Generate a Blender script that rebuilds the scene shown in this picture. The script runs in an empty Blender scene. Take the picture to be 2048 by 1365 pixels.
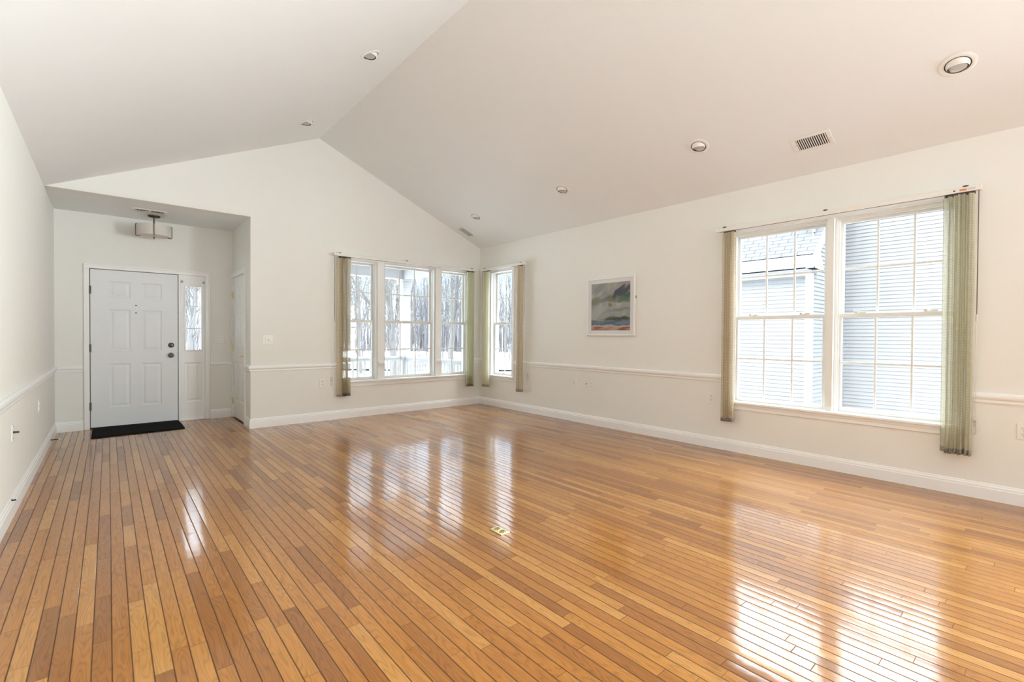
import bpy, bmesh, math, random
from mathutils import Vector, Matrix
S = bpy.context.scene
COL = S.collection
rnd = random.Random(7)
R = math.radians

# ------------------------------------------------------------------ camera, sky, sun, large lights, exposure
XR, YF, XL, ZC, ZA, XA, YB, XB, ZH, ZL = 5.057, 6.784, -0.496, 2.773, 3.965, 2.248, 7.953, 1.389, 2.728, 2.727
YK = -6.5                                              # rear wall, behind the camera
WT = 0.16                                              # outside wall thickness
cd = bpy.data.cameras.new('camera'); cam = bpy.data.objects.new('camera', cd); COL.objects.link(cam)
_y, _p, _r = R(40.657), R(-0.691), R(0.3648)
fw = Vector((math.sin(_y)*math.cos(_p), math.cos(_y)*math.cos(_p), math.sin(_p)))
rt = Vector((math.cos(_y), -math.sin(_y), 0)); up = rt.cross(fw)
r2 = rt*math.cos(_r)+up*math.sin(_r); u2 = -rt*math.sin(_r)+up*math.cos(_r)
cam.matrix_world = Matrix(((r2.x, u2.x, -fw.x, 0), (r2.y, u2.y, -fw.y, 0), (r2.z, u2.z, -fw.z, 1.225), (0, 0, 0, 1)))
cd.sensor_width = 36; cd.lens = 940.12*36/2048; cd.clip_start = .02; cd.clip_end = 400
S.camera = cam
W = bpy.data.worlds.new('World'); S.world = W; W.use_nodes = True
wn = W.node_tree.nodes; wl = W.node_tree.links
bg = wn['Background']; ms = wn.new('ShaderNodeMapRange'); ms.interpolation_type = 'SMOOTHSTEP'      # bright overcast: the zenith far brighter than the horizon
for k_, v_ in (('From Min', .16), ('From Max', .62), ('To Min', 1.7), ('To Max', 11.5)): ms.inputs[k_].default_value = v_
tc = wn.new('ShaderNodeTexCoord'); sx = wn.new('ShaderNodeSeparateXYZ'); rp = wn.new('ShaderNodeValToRGB')
wl.new(tc.outputs['Generated'], sx.inputs[0]); wl.new(sx.outputs['Z'], rp.inputs[0]); wl.new(rp.outputs[0], bg.inputs['Color']); wl.new(sx.outputs['Z'], ms.inputs['Value']); wl.new(ms.outputs[0], bg.inputs['Strength'])
e = rp.color_ramp.elements
e[0].position = 0.0; e[0].color = (.80, .84, .88, 1)
e[1].position = .45; e[1].color = (.90, .98, 1.06, 1)
m_ = e.new(.16); m_.color = (.56, .75, .95, 1)
sd = bpy.data.lights.new('sun', 'SUN'); sd.energy = 1.2; sd.angle = R(1.5); sd.color = (1, .95, .88)
so = bpy.data.objects.new('sun', sd); COL.objects.link(so)
so.rotation_euler = Vector((1, .02, -1.0)).to_track_quat('-Z', 'Y').to_euler()
# added fill lamps behind the camera, imitating daylight through made-up openings
def area(name, loc, aim, sx_, sy_, power, col):
    d = bpy.data.lights.new(name, 'AREA'); d.shape = 'RECTANGLE'; d.size = sx_; d.size_y = sy_; d.energy = power; d.color = col
    o = bpy.data.objects.new(name, d); COL.objects.link(o); o.location = loc
    o.rotation_euler = Vector(aim).to_track_quat('-Z', 'Y').to_euler(); return o
area('rear_fill', (2.2, YK-.12, 1.32), (0, 1, 0.05), 4.6, 2.3, 8, (.85, .97, 1.05))
area('side_fill', (XR+.95, -3.05, 1.30), (-1, .80, .05), 2.4, 1.9, 275, (.86, .98, 1.0)).data.spread = R(96)
S.view_settings.view_transform = 'Standard'; S.view_settings.look = 'None'
S.view_settings.exposure = 0.28; S.view_settings.gamma = 1; S.view_settings.use_curve_mapping = False
try:
    S.cycles.max_bounces = 10; S.cycles.diffuse_bounces = 6; S.cycles.glossy_bounces = 4; S.cycles.transparent_max_bounces = 24
    S.cycles.transmission_bounces = 6; S.cycles.caustics_reflective = False; S.cycles.caustics_refractive = False
    S.cycles.sample_clamp_indirect = 8; S.cycles.use_denoising = True
except Exception: pass

# ------------------------------------------------------------------ materials
def nt(name):
    m = bpy.data.materials.new(name); m.use_nodes = True
    return m, m.node_tree.nodes, m.node_tree.links
def P(name, col, rough=.5, metal=0., noise=0., nscale=40., bump=0., spec=None, coat=0.):
    m, n, l = nt(name); b = n['Principled BSDF']
    b.inputs['Base Color'].default_value = (*col, 1); b.inputs['Roughness'].default_value = rough; b.inputs['Metallic'].default_value = metal
    if spec is not None: b.inputs['Specular IOR Level'].default_value = spec
    if coat: b.inputs['Coat Weight'].default_value = coat
    t = n.new('ShaderNodeTexCoord'); z = n.new('ShaderNodeTexNoise'); z.inputs['Scale'].default_value = nscale; z.inputs['Detail'].default_value = 4
    l.new(t.outputs['Object'], z.inputs['Vector'])
    if noise:
        mx = n.new('ShaderNodeMix'); mx.data_type = 'RGBA'; mx.inputs[6].default_value = (*[c*(1-noise) for c in col], 1); mx.inputs[7].default_value = (*[min(1, c*(1+noise)) for c in col], 1)
        l.new(z.outputs['Fac'], mx.inputs[0]); l.new(mx.outputs[2], b.inputs['Base Color'])
    if bump:
        bp = n.new('ShaderNodeBump'); bp.inputs['Strength'].default_value = bump; bp.inputs['Distance'].default_value = .002
        l.new(z.outputs['Fac'], bp.inputs['Height']); l.new(bp.outputs[0], b.inputs['Normal'])
    return m
M = {}
M['wall'] = P('wall_paint', (.84, .832, .785), .75, noise=.012, nscale=6, bump=.06)
M['ceiling'] = P('ceiling_paint', (.85, .865, .865), .85, noise=.01, nscale=5)
M['trim'] = P('trim_paint', (.90, .90, .885), .32, noise=.01, nscale=12)
M['sash'] = P('window_vinyl', (.80, .80, .77), .35, noise=.01, nscale=12)
M['door'] = P('door_paint', (.80, .815, .82), .42, noise=.02, nscale=9)
M['closet'] = P('closet_door_paint', (.84, .83, .81), .3, noise=.01, nscale=9)
M['pewter'] = P('dark_pewter', (.10, .098, .092), .35, .9, noise=.2, nscale=60)
M['black'] = P('black_gap', (.008, .008, .008), .8, noise=.1)
M['brass'] = P('polished_brass', (.80, .66, .36), .22, 1., noise=.08, nscale=50)
M['nickel'] = P('brushed_nickel', (.56, .53, .45), .25, 1., noise=.08, nscale=50)
M['bronze'] = P('oiled_bronze', (.13, .098, .068), .38, .85, noise=.25, nscale=50)
M['mat'] = P('black_rubber_mat', (.006, .006, .007), .95, noise=.4, nscale=160, bump=.6, spec=.1)
M['plate'] = P('plate_plastic', (.86, .84, .79), .3, noise=.01)
M['slot'] = P('slot_dark', (.05, .045, .04), .6, noise=.1)
M['ventmetal'] = P('vent_enamel', (.85, .83, .80), .4, noise=.01)
M['ventdark'] = P('vent_duct', (.05, .045, .038), .8, noise=.2)
M['lamp_white'] = P('fixture_enamel', (.86, .84, .81), .4, noise=.01)
M['lens'] = P('frosted_bulb', (.52, .51, .49), .35, noise=.04, nscale=30)
M['rail'] = P('rail_enamel', (.83, .80, .74), .35, noise=.01)
M['clip'] = P('dark_clip', (.06, .05, .045), .5, noise=.1)
M['cord_dark'] = P('braided_brown_cord', (.16, .11, .075), .8, noise=.3, nscale=300)
M['cord'] = P('white_cord', (.82, .80, .74), .7, noise=.05, nscale=300)
M['clearplastic'] = P('plastic_tensioner', (.74, .70, .62), .25, noise=.04)
M['sticker'] = P('orange_sticker', (.62, .25, .10), .6, noise=.3, nscale=300)
M['sticker2'] = P('grey_sticker', (.66, .62, .60), .6, noise=.1, nscale=300)
M['pframe'] = P('white_picture_frame', (.86, .85, .82), .4, noise=.01)
M['matboard'] = P('white_matboard', (.72, .72, .735), .8, noise=.01)
M['rubber'] = P('white_rubber_tip', (.82, .80, .75), .6, noise=.02)
M['weight'] = P('hem_weight_strip', (.33, .31, .27), .5, noise=.15, nscale=80)
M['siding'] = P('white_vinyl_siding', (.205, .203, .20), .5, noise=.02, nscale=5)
M['exttrim'] = P('white_exterior_trim', (.41, .41, .41), .5, noise=.01)
M['snow'] = P('snow', (.72, .735, .76), .7, noise=.03, nscale=1.5, bump=.3)
M['road'] = P('bounce_damper_dark', (.14, .15, .165), .6, noise=.15, nscale=3)  # dark surface for the added strip that cuts snow bounce
M['street'] = P('slushy_street', (.15, .16, .18), .7, noise=.12, nscale=3)
M['bark'] = P('grey_bark', (.095, .09, .085), .9, noise=.3, nscale=14, bump=.5)
M['woodsbark'] = P('pale_woods_bark', (.062, .060, .063), .95, noise=.3, nscale=8)
M['thicket'] = P('grey_saplings', (.125, .122, .128), .95, noise=.3, nscale=.6)
M['bush'] = P('dry_brush', (.09, .08, .07), .95, noise=.4, nscale=10)
M['roofmat'] = P('outer_shell', (.35, .34, .33), .9, noise=.2)

def glass():
    m, n, l = nt('window_glass'); n.remove(n['Principled BSDF'])
    t = n.new('ShaderNodeBsdfTransparent'); t.inputs[0].default_value = (.965, .975, .97, 1)
    g = n.new('ShaderNodeBsdfGlossy'); g.inputs['Roughness'].default_value = .02
    f = n.new('ShaderNodeLayerWeight'); f.inputs['Blend'].default_value = .5
    pw = n.new('ShaderNodeMath'); pw.operation = 'POWER'; pw.inputs[1].default_value = 5; l.new(f.outputs['Facing'], pw.inputs[0])
    mu = n.new('ShaderNodeMath'); mu.operation = 'MULTIPLY_ADD'; mu.inputs[1].default_value = .8; mu.inputs[2].default_value = .03; l.new(pw.outputs[0], mu.inputs[0])
    x = n.new('ShaderNodeMixShader'); l.new(mu.outputs[0], x.inputs[0]); l.new(t.outputs[0], x.inputs[1]); l.new(g.outputs[0], x.inputs[2])
    l.new(x.outputs[0], n['Material Output'].inputs['Surface']); return m
M['glass'] = glass()
def slatmat(name, col, sheer):
    m, n, l = nt(name); n.remove(n['Principled BSDF'])
    t = n.new('ShaderNodeTexCoord'); s = n.new('ShaderNodeSeparateXYZ'); l.new(t.outputs['Object'], s.inputs[0])
    w = n.new('ShaderNodeTexWave'); w.bands_direction = 'Z'; w.inputs['Scale'].default_value = 26; w.inputs['Distortion'].default_value = .4
    l.new(t.outputs['Object'], w.inputs['Vector'])
    mx = n.new('ShaderNodeMix'); mx.data_type = 'RGBA'; mx.inputs[6].default_value = (*[c*.92 for c in col], 1); mx.inputs[7].default_value = (*col, 1); l.new(w.outputs['Fac'], mx.inputs[0])
    ab = n.new('ShaderNodeMath'); ab.operation = 'ABSOLUTE'; l.new(s.outputs['Y'], ab.inputs[0])          # sealed edges, darkened to paint the shade between pleats
    ed = n.new('ShaderNodeMapRange'); ed.inputs['From Min'].default_value = .036; ed.inputs['From Max'].default_value = .0415; l.new(ab.outputs[0], ed.inputs['Value'])
    m2 = n.new('ShaderNodeMix'); m2.data_type = 'RGBA'; l.new(ed.outputs[0], m2.inputs[0]); l.new(mx.outputs[2], m2.inputs[6]); m2.inputs[7].default_value = (*[c*.62 for c in col], 1); mx = m2
    d = n.new('ShaderNodeBsdfDiffuse'); tl = n.new('ShaderNodeBsdfTranslucent'); tp = n.new('ShaderNodeBsdfTransparent')
    l.new(mx.outputs[2], d.inputs[0]); l.new(mx.outputs[2], tl.inputs[0])
    a = n.new('ShaderNodeMixShader'); a.inputs[0].default_value = .45; l.new(d.outputs[0], a.inputs[1]); l.new(tl.outputs[0], a.inputs[2])
    mr = n.new('ShaderNodeMapRange'); mr.inputs['To Min'].default_value = sheer*1.5; mr.inputs['To Max'].default_value = sheer*.5; l.new(w.outputs['Fac'], mr.inputs['Value'])
    b = n.new('ShaderNodeMixShader'); l.new(mr.outputs[0], b.inputs[0]); l.new(a.outputs[0], b.inputs[1]); l.new(tp.outputs[0], b.inputs[2])
    l.new(b.outputs[0], n['Material Output'].inputs['Surface']); return m
M['slat_tan'] = slatmat('tan_sheer_slat', (.76, .67, .50), .30)
M['slat_green'] = slatmat('sage_sheer_slat', (.78, .76, .60), .18)
def shade():
    m, n, l = nt('linen_drum_shade'); b = n['Principled BSDF']
    b.inputs['Base Color'].default_value = (.90, .87, .82, 1); b.inputs['Roughness'].default_value = .8
    tl = n.new('ShaderNodeBsdfTranslucent'); tl.inputs[0].default_value = (.92, .89, .84, 1)
    w = n.new('ShaderNodeTexWave'); w.inputs['Scale'].default_value = 120; bp = n.new('ShaderNodeBump'); bp.inputs['Strength'].default_value = .1
    l.new(w.outputs['Fac'], bp.inputs['Height']); l.new(bp.outputs[0], b.inputs['Normal'])
    x = n.new('ShaderNodeMixShader'); x.inputs[0].default_value = .4; l.new(b.outputs[0], x.inputs[1]); l.new(tl.outputs[0], x.inputs[2])
    l.new(x.outputs[0], n['Material Output'].inputs['Surface']); return m
M['shade'] = shade()
def shingle():
    m, n, l = nt('grey_shingles'); b = n['Principled BSDF']; b.inputs['Roughness'].default_value = .9
    t = n.new('ShaderNodeTexCoord'); k = n.new('ShaderNodeTexBrick'); l.new(t.outputs['UV'], k.inputs['Vector'])
    k.inputs['Color1'].default_value = (.085, .088, .094, 1); k.inputs['Color2'].default_value = (.10, .103, .11, 1); k.inputs['Mortar'].default_value = (.028, .028, .031, 1)
    k.inputs['Scale'].default_value = 1; k.inputs['Brick Width'].default_value = .33; k.inputs['Row Height'].default_value = .14; k.inputs['Mortar Size'].default_value = .010
    l.new(k.outputs['Color'], b.inputs['Base Color']); return m
M['shingle'] = shingle()
def vcol():
    m, n, l = nt('painted_seascape'); b = n['Principled BSDF']; b.inputs['Roughness'].default_value = .55
    a = n.new('ShaderNodeAttribute'); a.attribute_name = 'paint'; l.new(a.outputs['Color'], b.inputs['Base Color'])
    z = n.new('ShaderNodeTexNoise'); z.inputs['Scale'].default_value = 60; bp = n.new('ShaderNodeBump'); bp.inputs['Strength'].default_value = .15
    l.new(z.outputs['Fac'], bp.inputs['Height']); l.new(bp.outputs[0], b.inputs['Normal']); return m
M['paint'] = vcol()

def oak():
    m, n, l = nt('oak_strip_floor'); b = n['Principled BSDF']
    def N(t, **k):
        o = n.new(t)
        for a, v in k.items(): setattr(o, a, v)
        return o
    def MA(op, a, b_=None, c=None):
        o = N('ShaderNodeMath', operation=op)
        for i, v in enumerate((a, b_, c)):
            if v is None: continue
            if isinstance(v, (int, float)): o.inputs[i].default_value = v
            else: l.new(v, o.inputs[i])
        return o.outputs[0]
    def WH(d, *v):
        o = N('ShaderNodeTexWhiteNoise', noise_dimensions=d)
        if d == '1D': l.new(v[0], o.inputs['W'])
        else:
            c = N('ShaderNodeCombineXYZ'); l.new(v[0], c.inputs[0]); l.new(v[1], c.inputs[1]); l.new(c.outputs[0], o.inputs['Vector'])
        return o
    t = N('ShaderNodeTexCoord'); s = N('ShaderNodeSeparateXYZ'); l.new(t.outputs['Object'], s.inputs[0])
    PW = .0572
    u = MA('DIVIDE', MA('ADD', s.outputs['X'], 20.013), PW); iu = MA('FLOOR', u); fu = MA('FRACT', u)
    rw = WH('1D', iu).outputs['Value']
    ln = MA('ADD', MA('MULTIPLY', rw, .55), .5)
    v = MA('ADD', MA('DIVIDE', MA('ADD', s.outputs['Y'], 30.), ln), MA('MULTIPLY', rw, 17.3))
    # vary board lengths inside a row by bending the coordinate
    v = MA('ADD', v, MA('MULTIPLY', MA('SINE', MA('MULTIPLY', v, 2.1)), .22))
    iv = MA('FLOOR', v); fv = MA('FRACT', v)
    wn_ = WH('2D', iu, iv); rb = wn_.outputs['Value']; rc = wn_.outputs['Color']
    sc = N('ShaderNodeSeparateColor'); l.new(rc, sc.inputs[0])
    ra, rg = sc.outputs[0], sc.outputs[1]
    # grain coordinates per board
    gx = MA('ADD', MA('MULTIPLY', s.outputs['X'], 1.0), MA('MULTIPLY', ra, 31.7)); gy = MA('ADD', s.outputs['Y'], MA('MULTIPLY', rg, 47.1))
    c1 = N('ShaderNodeCombineXYZ'); l.new(MA('MULTIPLY', gx, 90.), c1.inputs[0]); l.new(MA('MULTIPLY', gy, 5.), c1.inputs[1])
    n1 = N('ShaderNodeTexNoise'); n1.inputs['Scale'].default_value = 1; n1.inputs['Detail'].default_value = 6; n1.inputs['Roughness'].default_value = .65; l.new(c1.outputs[0], n1.inputs['Vector'])
    c2 = N('ShaderNodeCombineXYZ'); l.new(MA('MULTIPLY', gx, 9.), c2.inputs[0]); l.new(MA('MULTIPLY', gy, 1.1), c2.inputs[1])
    n2 = N('ShaderNodeTexNoise'); n2.inputs['Scale'].default_value = 1.3; n2.inputs['Detail'].default_value = 2; l.new(c2.outputs[0], n2.inputs['Vector'])
    rings = MA('POWER', MA('ABSOLUTE', MA('SINE', MA('MULTIPLY', n2.outputs['Fac'], 62.))), .6)
    grain = MA('ADD', MA('MULTIPLY', n1.outputs['Fac'], .68), MA('MULTIPLY', rings, .32))
    # rare knots and dark streaks
    c3 = N('ShaderNodeCombineXYZ'); l.new(MA('MULTIPLY', gx, 22.), c3.inputs[0]); l.new(MA('MULTIPLY', gy, 6.), c3.inputs[1])
    n3 = N('ShaderNodeTexNoise'); n3.inputs['Scale'].default_value = 1; n3.inputs['Detail'].default_value = 1; l.new(c3.outputs[0], n3.inputs['Vector'])
    knot = N('ShaderNodeMapRange'); knot.inputs['From Min'].default_value = .72; knot.inputs['From Max'].default_value = .82; l.new(n3.outputs['Fac'], knot.inputs['Value'])
    rp = N('ShaderNodeValToRGB'); cr = rp.color_ramp; l.new(rb, rp.inputs[0])
    cols = [(0, (.26, .096, .015)), (.12, (.305, .115, .018)), (.35, (.37, .146, .022)), (.6, (.41, .167, .027)), (.85, (.455, .198, .036)), (1, (.51, .245, .060))]
    cr.elements[0].position = 0; cr.elements[0].color = (*cols[0][1], 1); cr.elements[1].position = 1; cr.elements[1].color = (*cols[-1][1], 1)
    for p_, c_ in cols[1:-1]: x = cr.elements.new(p_); x.color = (*c_, 1)
    def mixc(f, a, bb, mode='MIX'):
        o = N('ShaderNodeMix', data_type='RGBA', blend_type=mode)
        for i, vv in ((0, f), (6, a), (7, bb)):
            if isinstance(vv, (int, float)): o.inputs[i].default_value = vv
            elif isinstance(vv, tuple): o.inputs[i].default_value = (*vv, 1)
            else: l.new(vv, o.inputs[i])
        return o.outputs[2]
    gr = N('ShaderNodeMapRange'); gr.inputs['From Min'].default_value = .28; gr.inputs['From Max'].default_value = .72; gr.inputs['To Min'].default_value = .74; gr.inputs['To Max'].default_value = 1.14; gr.clamp = True; l.new(grain, gr.inputs['Value'])
    cg = N('ShaderNodeCombineColor'); 
    for i in range(3): l.new(gr.outputs[0], cg.inputs[i])
    col = mixc(1., rp.outputs[0], cg.outputs[0], 'MULTIPLY')
    col = mixc(MA('MULTIPLY', knot.outputs[0], .5), col, (.14, .07, .03))
    # gaps between the strips
    eu = MA('MINIMUM', fu, MA('SUBTRACT', 1., fu)); gu = N('ShaderNodeMapRange'); gu.inputs['From Min'].default_value = .02; gu.inputs['From Max'].default_value = .055; gu.inputs['To Min'].default_value = 1; gu.inputs['To Max'].default_value = 0; l.new(eu, gu.inputs['Value'])
    ev = MA('MULTIPLY', MA('MINIMUM', fv, MA('SUBTRACT', 1., fv)), ln); gv = N('ShaderNodeMapRange'); gv.inputs['From Min'].default_value = .0006; gv.inputs['From Max'].default_value = .002; gv.inputs['To Min'].default_value = .75; gv.inputs['To Max'].default_value = 0; l.new(ev, gv.inputs['Value'])
    gap = MA('MAXIMUM', gu.outputs[0], gv.outputs[0])
    col = mixc(MA('MULTIPLY', gap, .88), col, (.065, .026, .008))
    l.new(col, b.inputs['Base Color']); l.new(MA('SUBTRACT', 1., MA('MULTIPLY', gap, .85)), b.inputs['Coat Weight'])
    b.inputs['Roughness'].default_value = .5; b.inputs['Specular IOR Level'].default_value = .15
    b.inputs['Coat Roughness'].default_value = .105; b.inputs['Coat IOR'].default_value = 1.58
    # slight cupping of each strip and a long-wave finish
    cup = MA('MULTIPLY', MA('POWER', MA('MULTIPLY', MA('SUBTRACT', fu, .5), 2.), 2.), -.00022)
    tilt = MA('MULTIPLY', MA('MULTIPLY', MA('SUBTRACT', ra, .5), MA('SUBTRACT', fu, .5)), .0005)
    n4 = N('ShaderNodeTexNoise'); n4.inputs['Scale'].default_value = 9; n4.inputs['Detail'].default_value = 2; l.new(t.outputs['Object'], n4.inputs['Vector'])
    h = MA('ADD', MA('ADD', cup, tilt), MA('ADD', MA('MULTIPLY', n4.outputs['Fac'], .0007), MA('MULTIPLY', gap, -.0006)))
    bp = N('ShaderNodeBump'); bp.inputs['Strength'].default_value = 1.; bp.inputs['Distance'].default_value = 1.; l.new(h, bp.inputs['Height'])
    l.new(bp.outputs[0], b.inputs['Normal']); l.new(bp.outputs[0], b.inputs['Coat Normal'])
    return m
M['oak'] = oak()

# ------------------------------------------------------------------ mesh helpers
class MB:
    def __init__(s): s.b = bmesh.new()
    def quadmesh(s, vs, fs):
        v = [s.b.verts.new(p) for p in vs]
        for f in fs:
            try: s.b.faces.new([v[i] for i in f])
            except ValueError: pass
        return s
    def box(s, x0, x1, y0, y1, z0, z1, bev=0, seg=1, mx=None):
        c = Matrix.Translation(((x0+x1)/2, (y0+y1)/2, (z0+z1)/2)) @ Matrix.Diagonal((abs(x1-x0), abs(y1-y0), abs(z1-z0), 1))
        if mx: c = mx @ c
        r = bmesh.ops.create_cube(s.b, size=1, matrix=c)
        if bev:
            es = list({e for v in r['verts'] for e in v.link_edges})
            bmesh.ops.bevel(s.b, geom=es, offset=bev, segments=seg, affect='EDGES', profile=.5)
        return s
    def lathe(s, prof, seg=32, mx=Matrix.Identity(4)):
        rings = []
        for r, z in prof:
            if r < 1e-6: rings.append([s.b.verts.new(mx @ Vector((0, 0, z)))])
            else: rings.append([s.b.verts.new(mx @ Vector((r*math.cos(2*math.pi*i/seg), r*math.sin(2*math.pi*i/seg), z))) for i in range(seg)])
        for a, c in zip(rings, rings[1:]):
            for i in range(seg):
                j = (i+1) % seg
                q = [a[i % len(a)], a[j % len(a)], c[j % len(c)], c[i % len(c)]]
                q2 = []
                for v in q:
                    if v not in q2: q2.append(v)
                if len(q2) > 2:
                    try: s.b.faces.new(q2)
                    except ValueError: pass
        return s
    def tube(s, pts, rad, seg=8, cap=True):
        pts = [Vector(p) for p in pts]; rings = []
        rr = rad if isinstance(rad, (list, tuple)) else [rad]*len(pts)
        prev = None
        for i, p in enumerate(pts):
            d = (pts[min(i+1, len(pts)-1)]-pts[max(i-1, 0)]).normalized()
            a = prev if prev is not None else (Vector((0, 0, 1)) if abs(d.z) < .9 else Vector((1, 0, 0)))
            x = (a-d*a.dot(d))
            x = x.normalized() if x.length > 1e-6 else d.orthogonal().normalized()
            y = d.cross(x); prev = x
            rings.append([s.b.verts.new(p+(x*math.cos(2*math.pi*k/seg)+y*math.sin(2*math.pi*k/seg))*rr[i]) for k in range(seg)])
        for a, c in zip(rings, rings[1:]):
            for k in range(seg): s.b.faces.new([a[k], a[(k+1) % seg], c[(k+1) % seg], c[k]])
        if cap:
            s.b.faces.new(rings[0][::-1]); s.b.faces.new(rings[-1])
        return s
    def prism(s, poly, a, b, f):      # poly of 2-D points, f(u,v,t) -> 3-D
        n = len(poly)
        s.quadmesh([f(u, v, a) for u, v in poly]+[f(u, v, b) for u, v in poly],
                   [list(range(n))[::-1], list(range(n, 2*n))]+[[i, (i+1) % n, n+(i+1) % n, n+i] for i in range(n)])
        return s
    def sweep(s, prof, path):         # prof (d,z): d out of the wall to the right of travel; mitred
        p = [Vector((x, y)) for x, y in path]; rows = []
        for i, q in enumerate(p):
            nrm = []
            for a, c in ((i-1, i), (i, i+1)):
                if a >= 0 and c < len(p):
                    d = (p[c]-p[a]).normalized(); nrm.append(Vector((d.y, -d.x)))
            if len(nrm) == 2:
                m = (nrm[0]+nrm[1]).normalized(); m = m/max(.2, m.dot(nrm[0]))
            else: m = nrm[0]
            rows.append([s.b.verts.new((q.x+m.x*d, q.y+m.y*d, z)) for d, z in prof])
        k = len(prof)
        for a, c in zip(rows, rows[1:]):
            for i in range(k): s.b.faces.new([a[i], a[(i+1) % k], c[(i+1) % k], c[i]])
        s.b.faces.new(rows[0]); s.b.faces.new(rows[-1][::-1])
        return s
    def build(s, name, mat, parent=None, smooth=False, mx=None):
        if mx: bmesh.ops.transform(s.b, matrix=mx, verts=s.b.verts)
        bmesh.ops.recalc_face_normals(s.b, faces=s.b.faces)
        me = bpy.data.meshes.new(name); s.b.to_mesh(me); s.b.free()
        if smooth:
            try: me.shade_smooth()
            except Exception: me.polygons.foreach_set('use_smooth', [True]*len(me.polygons))
            if smooth != 'all':
                try: me.set_sharp_from_angle(angle=R(38))
                except Exception: pass
        me.materials.append(M[mat]); o = bpy.data.objects.new(name, me); COL.objects.link(o)
        if parent: o.parent = parent
        return o
def tag(o, label=None, cat=None, group=None, kind=None):
    for k, v in (('label', label), ('category', cat), ('group', group), ('kind', kind)):
        if v: o[k] = v
    return o
def empty(name, loc=(0, 0, 0), rz=0., rot=None):
    o = bpy.data.objects.new(name, None); COL.objects.link(o); o.location = loc; o.empty_display_size = .1
    o.rotation_euler = rot if rot else (0, 0, rz); return o
def kids(o): return [c for c in bpy.data.objects if c.parent == o]
def copy_tree(o, parent=None):
    c = o.copy(); COL.objects.link(c); c.parent = parent
    for ch in kids(o): copy_tree(ch, c)
    return c
RIGHT, LEFT, FAR = -math.pi/2, math.pi/2, 0.

def wall_cells(mb, u0, u1, z0, z1, holes, f):     # f(u0,u1,z0,z1) adds one solid block
    us = sorted({u0, u1, *[h[0] for h in holes], *[h[1] for h in holes]}); zs = sorted({z0, z1, *[h[2] for h in holes], *[h[3] for h in holes]})
    for a, b in zip(us, us[1:]):
        run = None
        for c, d in zip(zs, zs[1:]):
            um, zm = (a+b)/2, (c+d)/2
            if any(h[0] < um < h[1] and h[2] < zm < h[3] for h in holes):
                if run: f(a, b, *run); run = None
            else: run = (run[0], d) if run else (c, d)
        if run: f(a, b, *run)

# ------------------------------------------------------------------ room shell
WZ0, WZ1 = .50, 2.325                                   # rough opening of every window
FARW = [(2.56, 3.114), (3.221, 4.134), (4.241, 4.81)]
SIDEW = (5.885, 6.475); TWIN = [(1.412, 2.30), (.505, 1.36)]
mb = MB(); mb.box(XL-.1, XR+.05, YK-.1, YF+.06, -.12, 0); mb.box(XL-.1, 2.4, YF+.06, YB+.08, -.12, 0)
tag(mb.build('floor', 'oak'), 'glossy golden oak strip floor running towards the far wall', 'floor', kind='structure')
mb = MB()
wall_cells(mb, XB, XR+WT, 0, ZH, [(a, b, WZ0, WZ1) for a, b in FARW], lambda a, b, c, d: mb.box(a, b, YF, YF+WT, c, d))
mb.prism([(XL-.1, ZH), (XR+.1, ZH), (XR+.1, ZC), (XR, ZC), (XA, ZA), (XL, ZL), (XL-.1, ZL)], YF, YF+WT, lambda u, v, t: (u, t, v))
tag(mb.build('wall_far', 'wall'), 'off white gable wall with the three part window', 'wall', kind='structure')
mb = MB()
wall_cells(mb, YK-.1, YF+WT, 0, ZC, [(*SIDEW, WZ0, WZ1), (*TWIN[0], WZ0, WZ1), (*TWIN[1], WZ0, WZ1), (-3.6, -1.0, WZ0, WZ1)], lambda a, b, c, d: mb.box(XR, XR+WT, a, b, c, d))  # last hole is added to let the side fill lamp in
tag(mb.build('wall_right', 'wall'), 'long off white wall with painting and twin window', 'wall', kind='structure')
mb = MB(); mb.box(XL-WT, XL, YK-.1, YB+WT, 0, ZL)
tag(mb.build('wall_left', 'wall'), 'plain off white wall beside the camera leading to the front door', 'wall', kind='structure')
DX0, DX1, DZ1 = -.195, 1.068, 2.055                      # front door opening
mb = MB(); wall_cells(mb, XL-.1, 2.4, 0, ZH+.05, [(DX0, DX1, 0, DZ1)], lambda a, b, c, d: mb.box(a, b, YB, YB+WT, c, d))
tag(mb.build('wall_foyer', 'wall'), 'off white entry wall holding the front door', 'wall', kind='structure')
CY0, CY1, CZ1 = 7.105, 7.905, 2.055                      # closet door opening
mb = MB(); wall_cells(mb, YF+WT, YB, 0, ZH+.05, [(CY0, CY1, 0, CZ1)], lambda a, b, c, d: mb.box(XB, XB+.115, a, b, c, d))
mb.box(2.3, 2.4, YF+WT, YB, 0, ZH+.05)
tag(mb.build('wall_closet', 'wall'), 'short off white entry wall holding the narrow closet door', 'wall', kind='structure')
mb = MB(); wall_cells(mb, XL-.1, XR+.1, 0, 4.2, [(-.1, 4.5, .15, 2.5)], lambda a, b, c, d: mb.box(a, b, YK-WT, YK, c, d))
tag(mb.build('wall_back', 'wall'), 'off white wall behind the camera with a wide opening added for fill light', 'wall', kind='structure')
sl, sr = (ZA-ZL)/(XA-XL), (ZA-ZC)/(XR-XA)
mb = MB()
mb.prism([(XL-.3, ZL-.3*sl), (XA, ZA), (XA, ZA+.16), (XL-.3, ZL-.3*sl+.16)], YK-.3, YF+WT, lambda u, v, t: (u, t, v))
mb.prism([(XA, ZA), (XR+.3, ZC-.3*sr), (XR+.3, ZC-.3*sr+.16), (XA, ZA+.16)], YK-.3, YF+WT, lambda u, v, t: (u, t, v))
tag(mb.build('ceiling', 'ceiling'), 'vaulted white ceiling meeting at a ridge', 'ceiling', kind='structure')
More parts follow.
